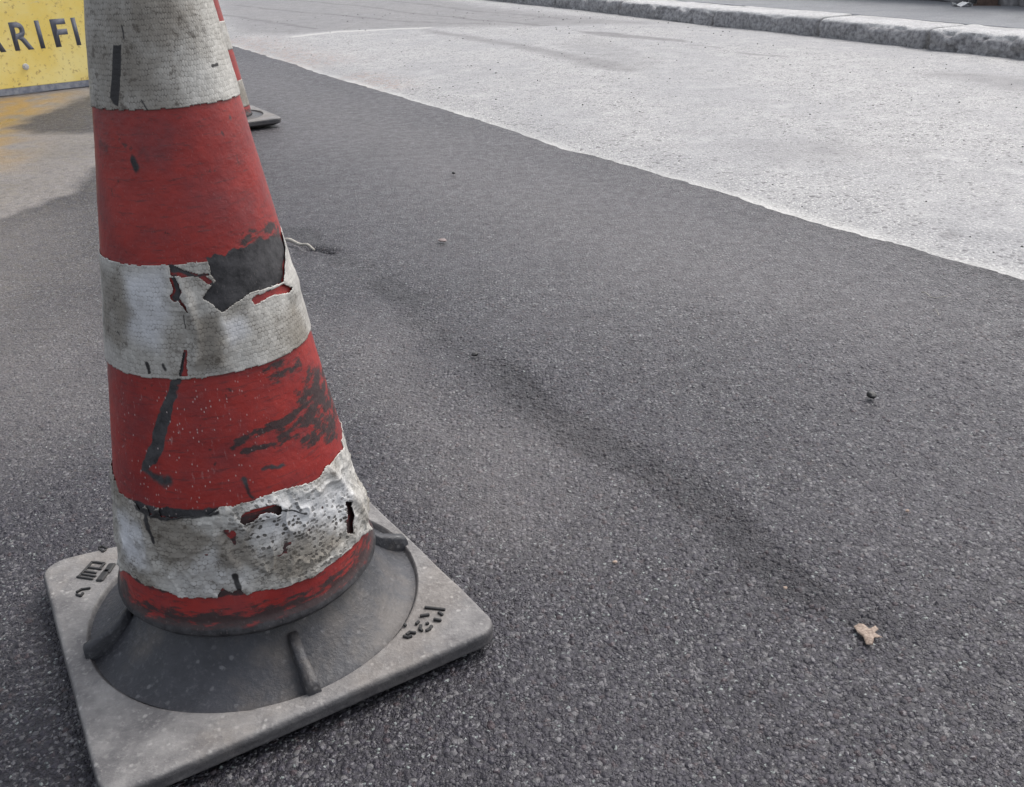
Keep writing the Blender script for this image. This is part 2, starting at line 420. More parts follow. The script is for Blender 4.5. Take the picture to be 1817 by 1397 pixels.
M_ASPH = asphalt_material(); M_OLD = old_road_material()
M_KERB = stone_material('granite', (.56, .555, .555), (.72, .715, .71), (.36, .355, .36), 45, face_shade=True)
M_PAVE = stone_material('pavement_asphalt', (.26, .27, .288), (.32, .33, .347), (.21, .212, .225), 90)
M_BODY = body_material(); M_TAPE = tape_material()
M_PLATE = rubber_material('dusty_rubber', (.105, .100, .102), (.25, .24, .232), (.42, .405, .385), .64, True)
M_SKIRT = rubber_material('dark_rubber', (.022, .023, .028), (.044, .045, .053), (.16, .16, .165), .55)
M_BLACK = plain_material('black_rubber', (.010, .010, .011), (.022, .021, .021), 60, .6)
M_SIGN = sign_material()
M_INK = plain_material('faded_blue_black_paint', (.075, .082, .108), (.105, .112, .138), 60, .6)
M_FRAME = plain_material('grey_painted_steel', (.14, .15, .19), (.30, .31, .33), 40, .45)
M_BROWN = plain_material('weathered_brown_wood', (.20, .12, .07), (.38, .25, .16), 30, .8, .003)
M_RUST = plain_material('brown_painted_post', (.060, .036, .028), (.105, .065, .05), 40, .7, .003)
M_RUBBLE = rubble_material()
M_EARTH = stone_material('ground_earth', (.10, .095, .09), (.16, .15, .14), (.06, .055, .05), 12)
M_LEAF = plain_material('dry_leaf', (.16, .11, .08), (.34, .27, .22), 330, .7, .001)
M_STALK = plain_material('dry_stalk', (.27, .25, .215), (.40, .375, .335), 90, .7)
M_COAL = plain_material('bitumen_lump', (.010, .010, .011), (.024, .023, .024), 200, .55, .001)
M_PINK = plain_material('pinkish_stone', (.27, .20, .16), (.40, .31, .25), 150, .8, .001)
M_DULL = plain_material('dull_stone', (.17, .13, .125), (.26, .21, .20), 150, .8, .001)
M_PALE = plain_material('pale_stone', (.45, .44, .43), (.60, .59, .57), 120, .85, .002)
M_PAPER = plain_material('white_paper', (.74, .74, .73), (.82, .82, .81), 30, .7)

# ------------------------------------------------------------------ the lie of the land
EDGE_PX = [(415, 82), (500, 107), (600, 140), (690, 165), (800, 198), (1000, 262), (1300, 345), (1500, 410), (1817, 497)]
EDGE = np.array([ground_pt(*p)[:2] for p in EDGE_PX])[::-1]             # near -> far
KERB_PX = [(1100, 25), (1262, 44), (1450, 63), (1640, 86), (1817, 105)]
KERB = np.array([ground_pt(*p)[:2] for p in KERB_PX])[::-1]
def extend(L, a, b):
    d0 = L[0] - L[2]; d0 /= np.linalg.norm(d0); d1 = L[-1] - L[-3]; d1 /= np.linalg.norm(d1)
    return np.vstack([L[0] + d0 * a, L, L[-1] + d1 * b])
EDGE = extend(EDGE, 3.0, 26); KERB = extend(KERB, 5.0, 26)
def x_at(L, y): return np.interp(y, L[:, 1], L[:, 0])

tag(quad_mesh('ground', [(-150, -150, -.35), (150, -150, -.35), (150, 150, -.35), (-150, 150, -.35)], [(0, 1, 2, 3)], M_EARTH), kind='structure')

def g2(pxs): return [ground_pt(*p)[:2] for p in pxs]
# fresh asphalt: rows get wider apart with distance, columns fan out from the near edge
def make_road():
    ys = np.concatenate([np.linspace(-1.5, .45, 24)[:-1], .45 * (9.5 / .45) ** np.linspace(0, 1, 860), np.linspace(9.7, 34, 60)])
    R = []; nc = 700
    u = np.linspace(0, 1, nc)
    yy = np.repeat(ys, nc); uu = np.tile(u, len(ys))
    xl = np.where(ys < 1.2, -.95, -.95 - (ys - 1.2) * .66) - .40
    xe = x_at(EDGE, ys)
    y2 = np.stack([ys * 0, ys], 1)
    xr = np.minimum(xe + .020 * fbm(y2, 3.0, 3, 2) + .015 * fbm(y2, 20, 4, 5), np.maximum(.66 * ys + .7, 1.0))
    P = np.stack([np.repeat(xl, nc) * (1 - uu) + np.repeat(xr, nc) * uu, yy], 1)
    seam = np.exp(-(line_dist(P + .03 * np.stack([vnoise(P, 9, 1), vnoise(P, 9, 2)], 1), g2([(520, 410), (575, 440), (660, 480), (820, 600), (1000, 735), (1250, 880), (1450, 1050), (1540, 1110)])) / .048) ** 2)
    seam = np.clip(seam * (.60 + .8 * sstep(-.5, .4, fbm(P, 5, 3, 8))), 0, 1)
    ed = x_at(EDGE, P[:, 1]) - P[:, 0]
    seam = np.maximum(seam, 1.0 * np.exp(-np.clip(ed, 0, 9) / np.clip(.16 - .035 * P[:, 1], .022, .12)) * (P[:, 1] < 6))
    hole = np.exp(-(line_dist(P, g2([(548, 436), (568, 440), (580, 442)])) / .02) ** 2)
    Pw = P + .10 * np.stack([fbm(P, 3, 4, 21), fbm(P, 3, 4, 22)], 1)
    damp = poly_sdf(Pw, g2([(-700, 420), (-100, 405), (0, 397), (60, 378), (112, 325), (170, 280), (215, 200), (215, 150), (150, 150), (0, 160), (-900, 200)]))
    dry = poly_sdf(Pw, g2([(28, 216), (60, 205), (110, 192), (150, 172), (230, 160), (230, 228), (160, 229), (90, 232), (40, 226)]))
    fw_ = .03 * fbm(P, 16, 3, 91)
    inn = sstep(.045, -.03, damp + fw_) * sstep(-.05, .07, dry + fw_)
    wet = inn * sstep(.10, -.55, damp) * np.clip(.35 + 1.1 * fbm(P, 2.2, 4, 31), 0, 1)
    wet = np.clip(wet * 1.5, 0, .9)
    dust = inn * .8
    P2 = P + .12 * np.stack([fbm(P, 4, 4, 81), fbm(P, 4, 4, 82)], 1)
    dust = np.maximum(dust, .34 * sstep(.22, -.22, poly_sdf(P2, g2([(-400, 395), (165, 380), (190, 600), (200, 760), (60, 800), (-400, 820)]))))
    dust = np.maximum(dust, .30 * sstep(.15, -.15, poly_sdf(P2, g2([(540, 560), (720, 600), (880, 720), (1000, 840), (1060, 960), (900, 960), (760, 860), (640, 720)]))))
    dust = np.maximum(dust, .22 * sstep(.5, -.5, poly_sdf(P2, g2([(420, 110), (900, 260), (1300, 420), (1500, 560), (1100, 520), (700, 330), (480, 240)]))))
    ochre = inn * sstep(-.1, -.5, damp) * sstep(-1.55, -2.05, P[:, 0] + .35 * fbm(P, 3, 4, 5))
    lf = .004 * fbm(P, 1.1, 3, 77) + .0025 * fbm(P, 5, 3, 78)
    z = lf - .016 * hole - .004 * seam * (.5 + .5 * fbm(P, 12, 2, 3))
    z = z + .004 * sstep(.25, .02, ed); z[nc - 1::nc] = -.03
    V = np.column_stack([P, z])
    # right part of the near asphalt that lies beyond the fan (outside the picture)
    o = quad_mesh('road', V, grid_quads(len(ys), nc), M_ASPH, attrs=dict(fine=sstep(2.2, 1.25, P[:, 1]), seam=np.clip(seam + hole, 0, 1), wet=wet, dust=dust, ochre=ochre))
    return tag(o, kind='structure')
make_road()
def road_bed():
    ys = np.linspace(-6, 34, 81)
    V = np.vstack([np.column_stack([np.full(81, x), ys, np.full(81, -.016)]) if x is not None else np.column_stack([x_at(EDGE, ys) - .02, ys, np.full(81, -.016)]) for x in (-30, -8, None)])
    tag(quad_mesh('road', V, grid_quads(3, 81)[:, ::-1], M_ASPH), kind='structure')
road_bed()

def make_old_road():
    ys = np.concatenate([np.linspace(-2.5, 1.2, 30)[:-1], 1.2 * (14 / 1.2) ** np.linspace(0, 1, 620), np.linspace(14.3, 34, 50)])
    nc = 560
    u = np.linspace(0, 1, nc) ** 1.0
    yy = np.repeat(ys, nc); uu = np.tile(u, len(ys))
    xe = np.repeat(x_at(EDGE, ys), nc); xk = np.repeat(x_at(KERB, ys), nc) + .03
    jag = .020 * fbm(np.stack([yy * 0, yy], 1), 3.0, 3, 2)
    x = (xe - .10) * (1 - uu) + xk * uu
    P = np.stack([x, yy], 1); ed = x - xe - jag; kd = xk - x
    z = .005 + .005 * fbm(P, .9, 3, 41) + .003 * fbm(P, 4, 3, 42) - .010 * np.exp(-kd / .25) - .014 * sstep(.30, .0, ed)
    z = np.where(uu == 1, -.05, z)
    Pw = P + .07 * np.stack([fbm(P, 2.5, 4, 61), fbm(P, 2.5, 4, 62)], 1)
    st = np.zeros(len(P))
    def blot(px, s, soft=.06):
        nonlocal st
        st = np.maximum(st, s * sstep(soft, -soft, poly_sdf(Pw, g2(px))))
    def streak(px, w, s):
        nonlocal st
        st = np.maximum(st, s * np.exp(-(line_dist(Pw, g2(px)) / w) ** 2))
    blot([(760, 52), (860, 68), (960, 85), (1060, 104), (1150, 122), (1130, 128), (1050, 118), (960, 96), (860, 76), (770, 60)], .62)
    blot([(1030, 56), (1090, 60), (1205, 73), (1210, 77), (1100, 68), (1035, 62)], .75, .03)
    streak([(1220, 82), (1265, 86)], .025, .6); streak([(1310, 94), (1390, 102)], .025, .6)
    blot([(1635, 134), (1700, 130), (1817, 140), (1900, 150), (1900, 185), (1817, 168), (1740, 152)], .45, .1)
    blot([(1040, 62), (1170, 110), (1180, 122), (1080, 112), (990, 80)], .25)
    blot([(1300, 255), (1500, 245), (1600, 262), (1560, 290), (1400, 285)], .30, .15)
    blot([(1672, 420), (1690, 417), (1712, 425), (1700, 432), (1680, 430)], .6, .015)
    # darker, tracked stretch far up the road
    blot([(330, -60), (420, 62), (520, 62), (640, 54), (760, 50), (980, 46), (1180, 40), (1000, 28), (860, 12), (740, -10), (500, -80)], .6, .2)
    for px in ([(420, 10), (560, 25), (700, 38), (860, 44)], [(440, -6), (640, 12), (800, 32), (960, 46)], [(400, 28), (480, 42), (560, 52)], [(700, 2), (840, 20), (1000, 34)]):
        streak(px, .08, .9)
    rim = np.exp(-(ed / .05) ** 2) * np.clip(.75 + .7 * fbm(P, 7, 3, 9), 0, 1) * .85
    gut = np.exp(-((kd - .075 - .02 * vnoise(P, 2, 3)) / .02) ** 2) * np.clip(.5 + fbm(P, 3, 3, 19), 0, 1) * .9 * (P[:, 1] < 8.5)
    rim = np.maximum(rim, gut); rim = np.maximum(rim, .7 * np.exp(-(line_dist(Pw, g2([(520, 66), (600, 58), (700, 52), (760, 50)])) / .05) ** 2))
    st = np.maximum(st, .7 * np.exp(-kd / .035))
    brown = np.exp(-(line_dist(P, g2([(430, 72), (500, 95), (560, 110)])) / .25) ** 2) + np.exp(-(line_dist(P, g2([(640, 135), (700, 152)])) / .12) ** 2)
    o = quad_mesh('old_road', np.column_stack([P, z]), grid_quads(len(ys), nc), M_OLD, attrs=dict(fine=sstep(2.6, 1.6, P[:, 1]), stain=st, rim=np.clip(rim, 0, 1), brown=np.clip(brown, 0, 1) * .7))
    return tag(o, kind='structure')
make_old_road()

# the rest of the near road on the right, out of the picture, and the left verge of the lane
# ------------------------------------------------------------------ kerb stones
KH, KW = .105, .29
def along(L, s0):
    """point and direction at arc length s0 from the first vertex"""
    seg = np.linalg.norm(np.diff(L, axis=0), axis=1); cs = np.concatenate([[0], np.cumsum(seg)])
    k = int(np.clip(np.searchsorted(cs, s0) - 1, 0, len(seg) - 1)); d = (L[k + 1] - L[k]) / seg[k]
    return L[k] + d * (s0 - cs[k]), d
seg = np.linalg.norm(np.diff(KERB, axis=0), axis=1); cs = np.concatenate([[0], np.cumsum(seg)])
# joints seen at 1640, 1450, 1262 and 1100 px
cuts = [cs[2] - 2.95, cs[2] - 1.95, cs[2] - .98, cs[2], cs[3], cs[4], cs[5] + .02]
while cuts[-1] < cs[5] + 7.0: cuts.append(cuts[-1] + 1.0 + .12 * math.sin(len(cuts) * 2.1))
def kerb_stone(s0, s1, seed, rough, dip):
    g = .013
    A, d = along(KERB, s0 + g); B, _ = along(KERB, s1 - g)
    d = (B - A); L = np.linalg.norm(d); d /= L; nrm = np.array([d[1], -d[0]])       # away from the road
    if nrm[0] < 0: nrm = -nrm
    nx, ny, nz = 60, 18, 14
    bm = bmesh.new()
    V = []; idx = {}
    def vid(i, j, k):
        if (i, j, k) not in idx: idx[(i, j, k)] = len(V); V.append((i / nx * L, j / ny * KW, -.10 + k / nz * (KH + .10)))
        return idx[(i, j, k)]
    Q = []
    for i in range(nx):
        for k in range(nz):
            Q.append((vid(i, 0, k), vid(i + 1, 0, k), vid(i + 1, 0, k + 1), vid(i, 0, k + 1)))
            Q.append((vid(i + 1, ny, k), vid(i, ny, k), vid(i, ny, k + 1), vid(i + 1, ny, k + 1)))
        for j in range(ny):
            Q.append((vid(i, j, nz), vid(i + 1, j, nz), vid(i + 1, j + 1, nz), vid(i, j + 1, nz)))
    for j in range(ny):
        for k in range(nz):
            Q.append((vid(0, j + 1, k), vid(0, j, k), vid(0, j, k + 1), vid(0, j + 1, k + 1)))
            Q.append((vid(nx, j, k), vid(nx, j + 1, k), vid(nx, j + 1, k + 1), vid(nx, j, k + 1)))
    V = np.array(V); bm.free()
    T = V + [seed * 7.3, 0, 0]
    front = np.exp(-V[:, 1] / .03); top = np.exp(-(KH - V[:, 2]) / .02)
    V2 = V.copy()
    V2[:, 1] += front * (rough * (.022 * fbm(T, 16, 5, seed) + .012 * fbm(T, 60, 3, seed + 3)) - .004)
    V2[:, 2] += top * (.004 * fbm(T, 9, 4, seed + 5) * rough)
    chip = np.exp(-(V[:, 1] + (KH - V[:, 2])) / .026)                                # worn arris
    amt = .014 + .020 * np.clip(fbm(np.column_stack([T[:, 0], 0 * T[:, 0]]), 11, 4, seed + 9) * 1.6 + .1, 0, 1) * rough
    V2[:, 1] += chip * amt; V2[:, 2] -= chip * amt * .8
    endd = np.exp(-np.minimum(V[:, 0], L - V[:, 0]) / .012) * np.maximum(front, top)
    V2[:, 2] -= endd * .006; V2[:, 1] += endd * .008
    V2[:, 2] += dip * (V[:, 2] > 0)
    W = np.column_stack([A[0] + d[0] * V2[:, 0] + nrm[0] * V2[:, 1], A[1] + d[1] * V2[:, 0] + nrm[1] * V2[:, 1], V2[:, 2]])
    c = W.mean(0); c[2] = 0
    o = quad_mesh('kerb_stone', W - c, Q, M_KERB, attrs=dict(shade_splash=sstep(.05, .022, V[:, 1] + .012 * fbm(T, 40, 3, seed)) * sstep(.010, .020, KH + .006 - V[:, 2]))); o.location = c
    return o
vis = ['smooth grey granite kerb stone just outside the right edge of the picture',
       'grey granite kerb stone beyond the right edge, next along from the picture',
       'coarse chipped kerb stone cut by the right edge of the picture',
       'smooth evenly faced kerb stone directly left of the coarse chipped one',
       'smooth kerb stone with a dark slit at its right end, third from the right',
       'kerb stone with a dark pitted right half and a stained gutter below it',
       'kerb stone cut by the top edge of the picture, far end of the row']
for i in range(len(cuts) - 1):
    ro = [1.0, 1.0, 1.5, .8, .8, 1.3, 1.0][i] if i < 7 else 1.0
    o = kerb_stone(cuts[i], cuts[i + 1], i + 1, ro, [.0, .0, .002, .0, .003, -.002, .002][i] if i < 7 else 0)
    tag(o, vis[i] if i < len(vis) else 'grey granite kerb stone farther up the road, above the picture', 'kerb stone', 'granite kerb stones along the old road')

# ------------------------------------------------------------------ pavement, wall
def offset_pts(dist):
    out = []
    for s in np.linspace(0, cs[-1], 90):
        p, d = along(KERB, s); n = np.array([d[1], -d[0]]); n = n if n[0] > 0 else -n
        out.append(p + n * dist)
    return np.array(out)
def make_pavement():
    rows = [offset_pts(x) for x in np.concatenate([[KW - .002, KW + .012], np.linspace(KW + .026, KW + 1.32, 40)])]
    P = np.concatenate(rows); nr = len(rows); n = len(rows[0])
    z = KH - .002 + .004 * fbm(P, 2, 3, 90)
    z[:n] = .0; z[n:2 * n] = KH - .05
    tag(quad_mesh('pavement', np.column_stack([P, z]), grid_quads(nr, n), M_PAVE), kind='structure')
make_pavement()

def make_wall():
    base = offset_pts(KW + 1.16)
    sel = [(k) for k in range(len(base)) if base[k][1] < 13 and base[k][1] > 3.2]
    base = base[sel]
    L = np.concatenate([[0], np.cumsum(np.linalg.norm(np.diff(base, axis=0), axis=1))])
    ss = np.arange(0, L[-1], .012); hs_ = np.arange(0, .50, .012)
    bx = np.interp(ss, L, base[:, 0]); by = np.interp(ss, L, base[:, 1])
    d = np.array([bx[-1] - bx[0], by[-1] - by[0]]); d /= np.linalg.norm(d); n = np.array([d[1], -d[0]]); n = n if n[0] > 0 else -n
    s2 = np.repeat(ss[None, :], len(hs_), 0).ravel(); h2 = np.repeat(hs_[:, None], len(ss), 1).ravel()
    Q = np.stack([s2 + .05 * vnoise(np.stack([s2, h2], 1), 5, 1), h2 * 1.35 + .05 * vnoise(np.stack([s2, h2], 1), 5, 2)], 1) / .23
    ci = np.floor(Q).astype(np.int64); d1 = np.full(len(Q), 9.); d2 = d1.copy(); cid = np.zeros(len(Q))
    for a in (-1, 0, 1):
        for b in (-1, 0, 1):
            ix = ci[:, 0] + a; iy = ci[:, 1] + b; zz = ix * 0
            px = ix + .15 + .7 * hsh(ix, iy, zz, 5); py = iy + .15 + .7 * hsh(ix, iy, zz, 6)
            dd = np.hypot(Q[:, 0] - px, Q[:, 1] - py); c_ = hsh(ix, iy, zz, 7)
            nw = dd < d1
            d2 = np.where(nw, d1, np.minimum(d2, dd)); cid = np.where(nw, c_, cid); d1 = np.where(nw, dd, d1)
    e = d2 - d1; bulge = sstep(0, .35, e)
    off = -(.05 * bulge + .03 * bulge * cid) + .012 * fbm(np.stack([s2, h2], 1), 30, 3, 4)
    X = np.repeat(bx[None, :], len(hs_), 0).ravel() + n[0] * off; Y = np.repeat(by[None, :], len(hs_), 0).ravel() + n[1] * off
    V = np.column_stack([X, Y, KH - .02 + h2]); Qd = grid_quads(len(hs_), len(ss)); nv = len(V)
    # top and back so that the wall is solid
    topi = np.arange(nv - len(ss), nv)
    B = V[topi].copy(); B[:, 0] += n[0] * .35; B[:, 1] += n[1] * .35
    B2 = B.copy(); B2[:, 2] = 0
    V = np.vstack([V, B, B2]); k = len(ss)
    ex = [(topi[i], topi[i + 1], nv + i + 1, nv + i) for i in range(k - 1)] + [(nv + i, nv + i + 1, nv + k + i + 1, nv + k + i) for i in range(k - 1)]
    at = dict(stone=np.concatenate([cid, np.full(2 * k, .4)]), joint=np.concatenate([sstep(.12, .02, e), np.zeros(2 * k)]))
    o = quad_mesh('stone_wall', V, np.vstack([Qd, np.array(ex)]), M_RUBBLE, attrs=at)
    tag(o, 'low rubble stone wall along the back of the far pavement', 'wall')
make_wall()

def post():
    p = ground_pt(1754, 8, KH)
    r = empty('wall_post', (p[0] - .02, p[1] - .02, KH - .01), math.radians(-25))
    b = prism([(-.065, -.05), (.065, -.05), (.065, .05), (-.065, .05)], 0, .9, .008); bm_obj('shaft', b, M_RUST, r)
    b = prism([(-.08, -.065), (.08, -.065), (.08, .065), (-.08, .065)], .9, .93, .006); bm_obj('cap', b, M_RUST, r)
    b = prism([(-.085, -.07), (.085, -.07), (.085, .07), (-.085, .07)], -.002, .012, .003); bm_obj('base_plate', b, M_RUST, r)
    tag(r, 'dark brown post standing against the rubble stone wall', 'post')
post()

# ------------------------------------------------------------------ traffic cone
CX, CY = -.2902, .86874
R0, SL = .14574, .149536
Z_LIP, Z_TOP = .086, .745
def rad(z): return R0 - SL * z
def cone_hit(x, y):
    """angle and height at which the sight line through a spot of the photograph meets the cone"""
    D = FW + RT * (x - PW / 2) / F + UP * (PH / 2 - y) / F
    o = EYE - np.array([CX, CY, 0]); k0 = R0 - SL * o[2]; k1 = -SL * D[2]
    a = D[0] ** 2 + D[1] ** 2 - k1 ** 2; b = 2 * (o[0] * D[0] + o[1] * D[1] - k0 * k1); c = o[0] ** 2 + o[1] ** 2 - k0 ** 2
    q = max(b * b - 4 * a * c, 0)
    t = (-b - math.sqrt(q)) / (2 * a); P = o + D * t
    return math.atan2(P[1], P[0]), P[2]
TH0 = math.atan2(-CY, -CX)                                   # side turned to the viewer
RM = .11
def wrapa(a): return (a - TH0 + math.pi) % (2 * math.pi) - math.pi
def cz(pxs):                                                 # to (arc, height) in metres on the cone
    out = []
    for p in pxs:
        a, z = cone_hit(*p); out.append((wrapa(a) * RM, z))
    return out
TH = np.concatenate([np.linspace(-math.pi, -1.75, 70)[:-1], np.linspace(-1.75, 1.75, 520), np.linspace(1.75, math.pi, 70)[1:-1]])

def surf(TA, Z, R):
    return np.column_stack([R * np.cos(TA + TH0), R * np.sin(TA + TH0), Z])

def soft(P, px, e):
    return sstep(e, -e, poly_sdf(P, cz(px)))
def strk(P, px, w):
    return np.exp(-(line_dist(P, cz(px)) / w) ** 2)

BLACK_PATCH = [(368, 462), (380, 456), (410, 447), (450, 432), (480, 424), (497, 417), (503, 440), (501, 470), (498, 502), (470, 511), (440, 522), (412, 540), (394, 554), (378, 541), (361, 530), (372, 514), (383, 500), (374, 488), (372, 474)]
PINK = [(446, 536), (452, 526), (478, 516), (500, 507), (514, 512), (508, 520), (486, 524), (468, 532), (452, 541)]

def dirt_masks(P, near):
    """black grime and scuffs on the cone, and its darkened lip"""
    W = P + .004 * np.stack([fbm(P, 90, 3, 1), fbm(P, 90, 3, 2)], 1)
    g = np.zeros(len(P)); k = np.zeros(len(P)); s = np.zeros(len(P))
    if near:
        g = np.maximum(g, sstep(.0038, .0012, poly_sdf(W, cz(BLACK_PATCH)) + .003 * (P[:, 1] > .432)))
        g = np.maximum(g, soft(W, [(322, 628), (332, 622), (322, 670), (305, 735), (292, 795), (276, 822), (256, 842), (249, 838), (262, 800), (280, 745), (300, 690)], .0016))
        g = np.maximum(g, .8 * strk(W, [(258, 838), (275, 850), (300, 856)], .006))
        g = np.maximum(g, strk(W, [(236, 284), (243, 298)], .0055)); g = np.maximum(g, .45 * strk(W, [(250, 272), (262, 280)], .006))
        g = np.maximum(g, .5 * strk(W, [(178, 262), (190, 268)], .007)); g = np.maximum(g, .4 * strk(W, [(180, 380), (188, 386)], .008))
        g = np.maximum(g, .6 * strk(W, [(407, 212), (410, 215)], .0035)); g = np.maximum(g, .65 * strk(W, [(393, 236), (397, 242)], .002))
        g = np.maximum(g, .55 * strk(W, [(421, 284), (422, 287)], .0016))
        g = np.maximum(g, .95 * soft(W, [(225, 886), (245, 892), (300, 902), (390, 902), (400, 912), (300, 920), (240, 905), (222, 895)], .002))
        g = np.maximum(g, .8 * strk(W, [(430, 850), (445, 872), (452, 882)], .0022))
        g = np.maximum(g, .7 * soft(W, [(458, 830), (470, 825), (510, 822), (512, 828), (470, 833), (460, 835)], .0015))
        for sl_ in ([(303, 494), (312, 492), (318, 505), (322, 518), (318, 528), (332, 545), (334, 552), (326, 545), (318, 534), (308, 533), (304, 526), (310, 515)], [(300, 470), (345, 489), (370, 488), (368, 491), (344, 493), (306, 488)]): g = np.maximum(g, soft(W, sl_, .002))
        for px, w_, a_ in (([(412, 795), (440, 776), (495, 755), (540, 722), (560, 703)], .0048, 1.0), ([(430, 802), (490, 788), (530, 776)], .0042, .85), ([(500, 770), (550, 745), (588, 700)], .0075, .9),
                           ([(540, 786), (575, 770), (596, 735)], .0065, .85), ([(550, 700), (580, 690)], .005, .9)):
            k = np.maximum(k, a_ * strk(W, px, w_))
        k = np.maximum(k, .72 * soft(W, [(520, 700), (545, 650), (575, 645), (598, 735), (600, 780), (570, 790)], .008))
        k = np.maximum(k, .75 * soft(W, [(420, 452), (436, 415), (470, 392), (490, 388), (498, 425), (470, 432)], .007))
        k = np.maximum(k, .55 * soft(W, [(455, 660), (480, 645), (530, 635), (545, 660), (500, 690), (470, 680)], .006))
        k = np.maximum(k, .5 * soft(W, [(215, 1075), (300, 1110), (420, 1130), (560, 1090), (650, 1000), (640, 960), (560, 1050), (420, 1090), (300, 1085)], .008))
        under = sstep(.121, .127, P[:, 1]) * sstep(.226, .212, P[:, 1]); k = np.maximum(k, .78 * under * (np.abs(P[:, 0]) < .19) * (P[:, 1] < .205))
        s = soft(W, [(205, 700), (300, 670), (440, 680), (440, 900), (220, 880)], .03) * .9 + .12
    k = np.maximum(k, .85 * sstep(.132, .094, P[:, 1])); g = np.maximum(g, sstep(.0965, .0885, P[:, 1] + .003 * fbm(P, 40, 3, 71)))  # lip darkens downwards to a black band at its bottom edge
    if not near:
        k = np.maximum(k, .6 * sstep(.0, .6, fbm(P, 14, 4, 33))); s = s + .3
    return g, k, s

def cone_body(parent, near):
    th = TH if near else np.linspace(-math.pi, math.pi, 97)[:-1]
    zs = np.concatenate([[.074, .078, .081], np.arange(.086, Z_TOP, .0011 if near else .006), [Z_TOP, Z_TOP + .003, Z_TOP + .003, Z_TOP - .02]])
    nz, nt = len(zs), len(th)
    TA = np.tile(th, nz); Z = np.repeat(zs, nt)
    R = rad(Z)
    R = np.where(Z < .1, R + .0025 * sstep(.1, .088, Z), R)
    R[:nt] = .118; R[nt:2 * nt] = .126; R[2 * nt:3 * nt] = .1315
    R[-3 * nt:-2 * nt] -= .001; R[-2 * nt:-nt] -= .006; R[-nt:] -= .008
    P = np.stack([TA * RM, Z], 1)
    if near:
        P3 = surf(TA, Z, R)
        R = R + .0012 * fbm(P3, 9, 3, 51) + .0004 * fbm(P3, 60, 3, 52)
    g, k, s = dirt_masks(P, near)
    g[:3 * nt] = 1.0  # rings tucked under the lip are set fully black
    suv = np.column_stack([P, 0 * Z])
    return quad_mesh('cone_body', surf(TA, Z, R), grid_quads(nz, nt, True), M_BODY, parent, dict(grime=g, scuff=k, scratch=s, suv=suv))

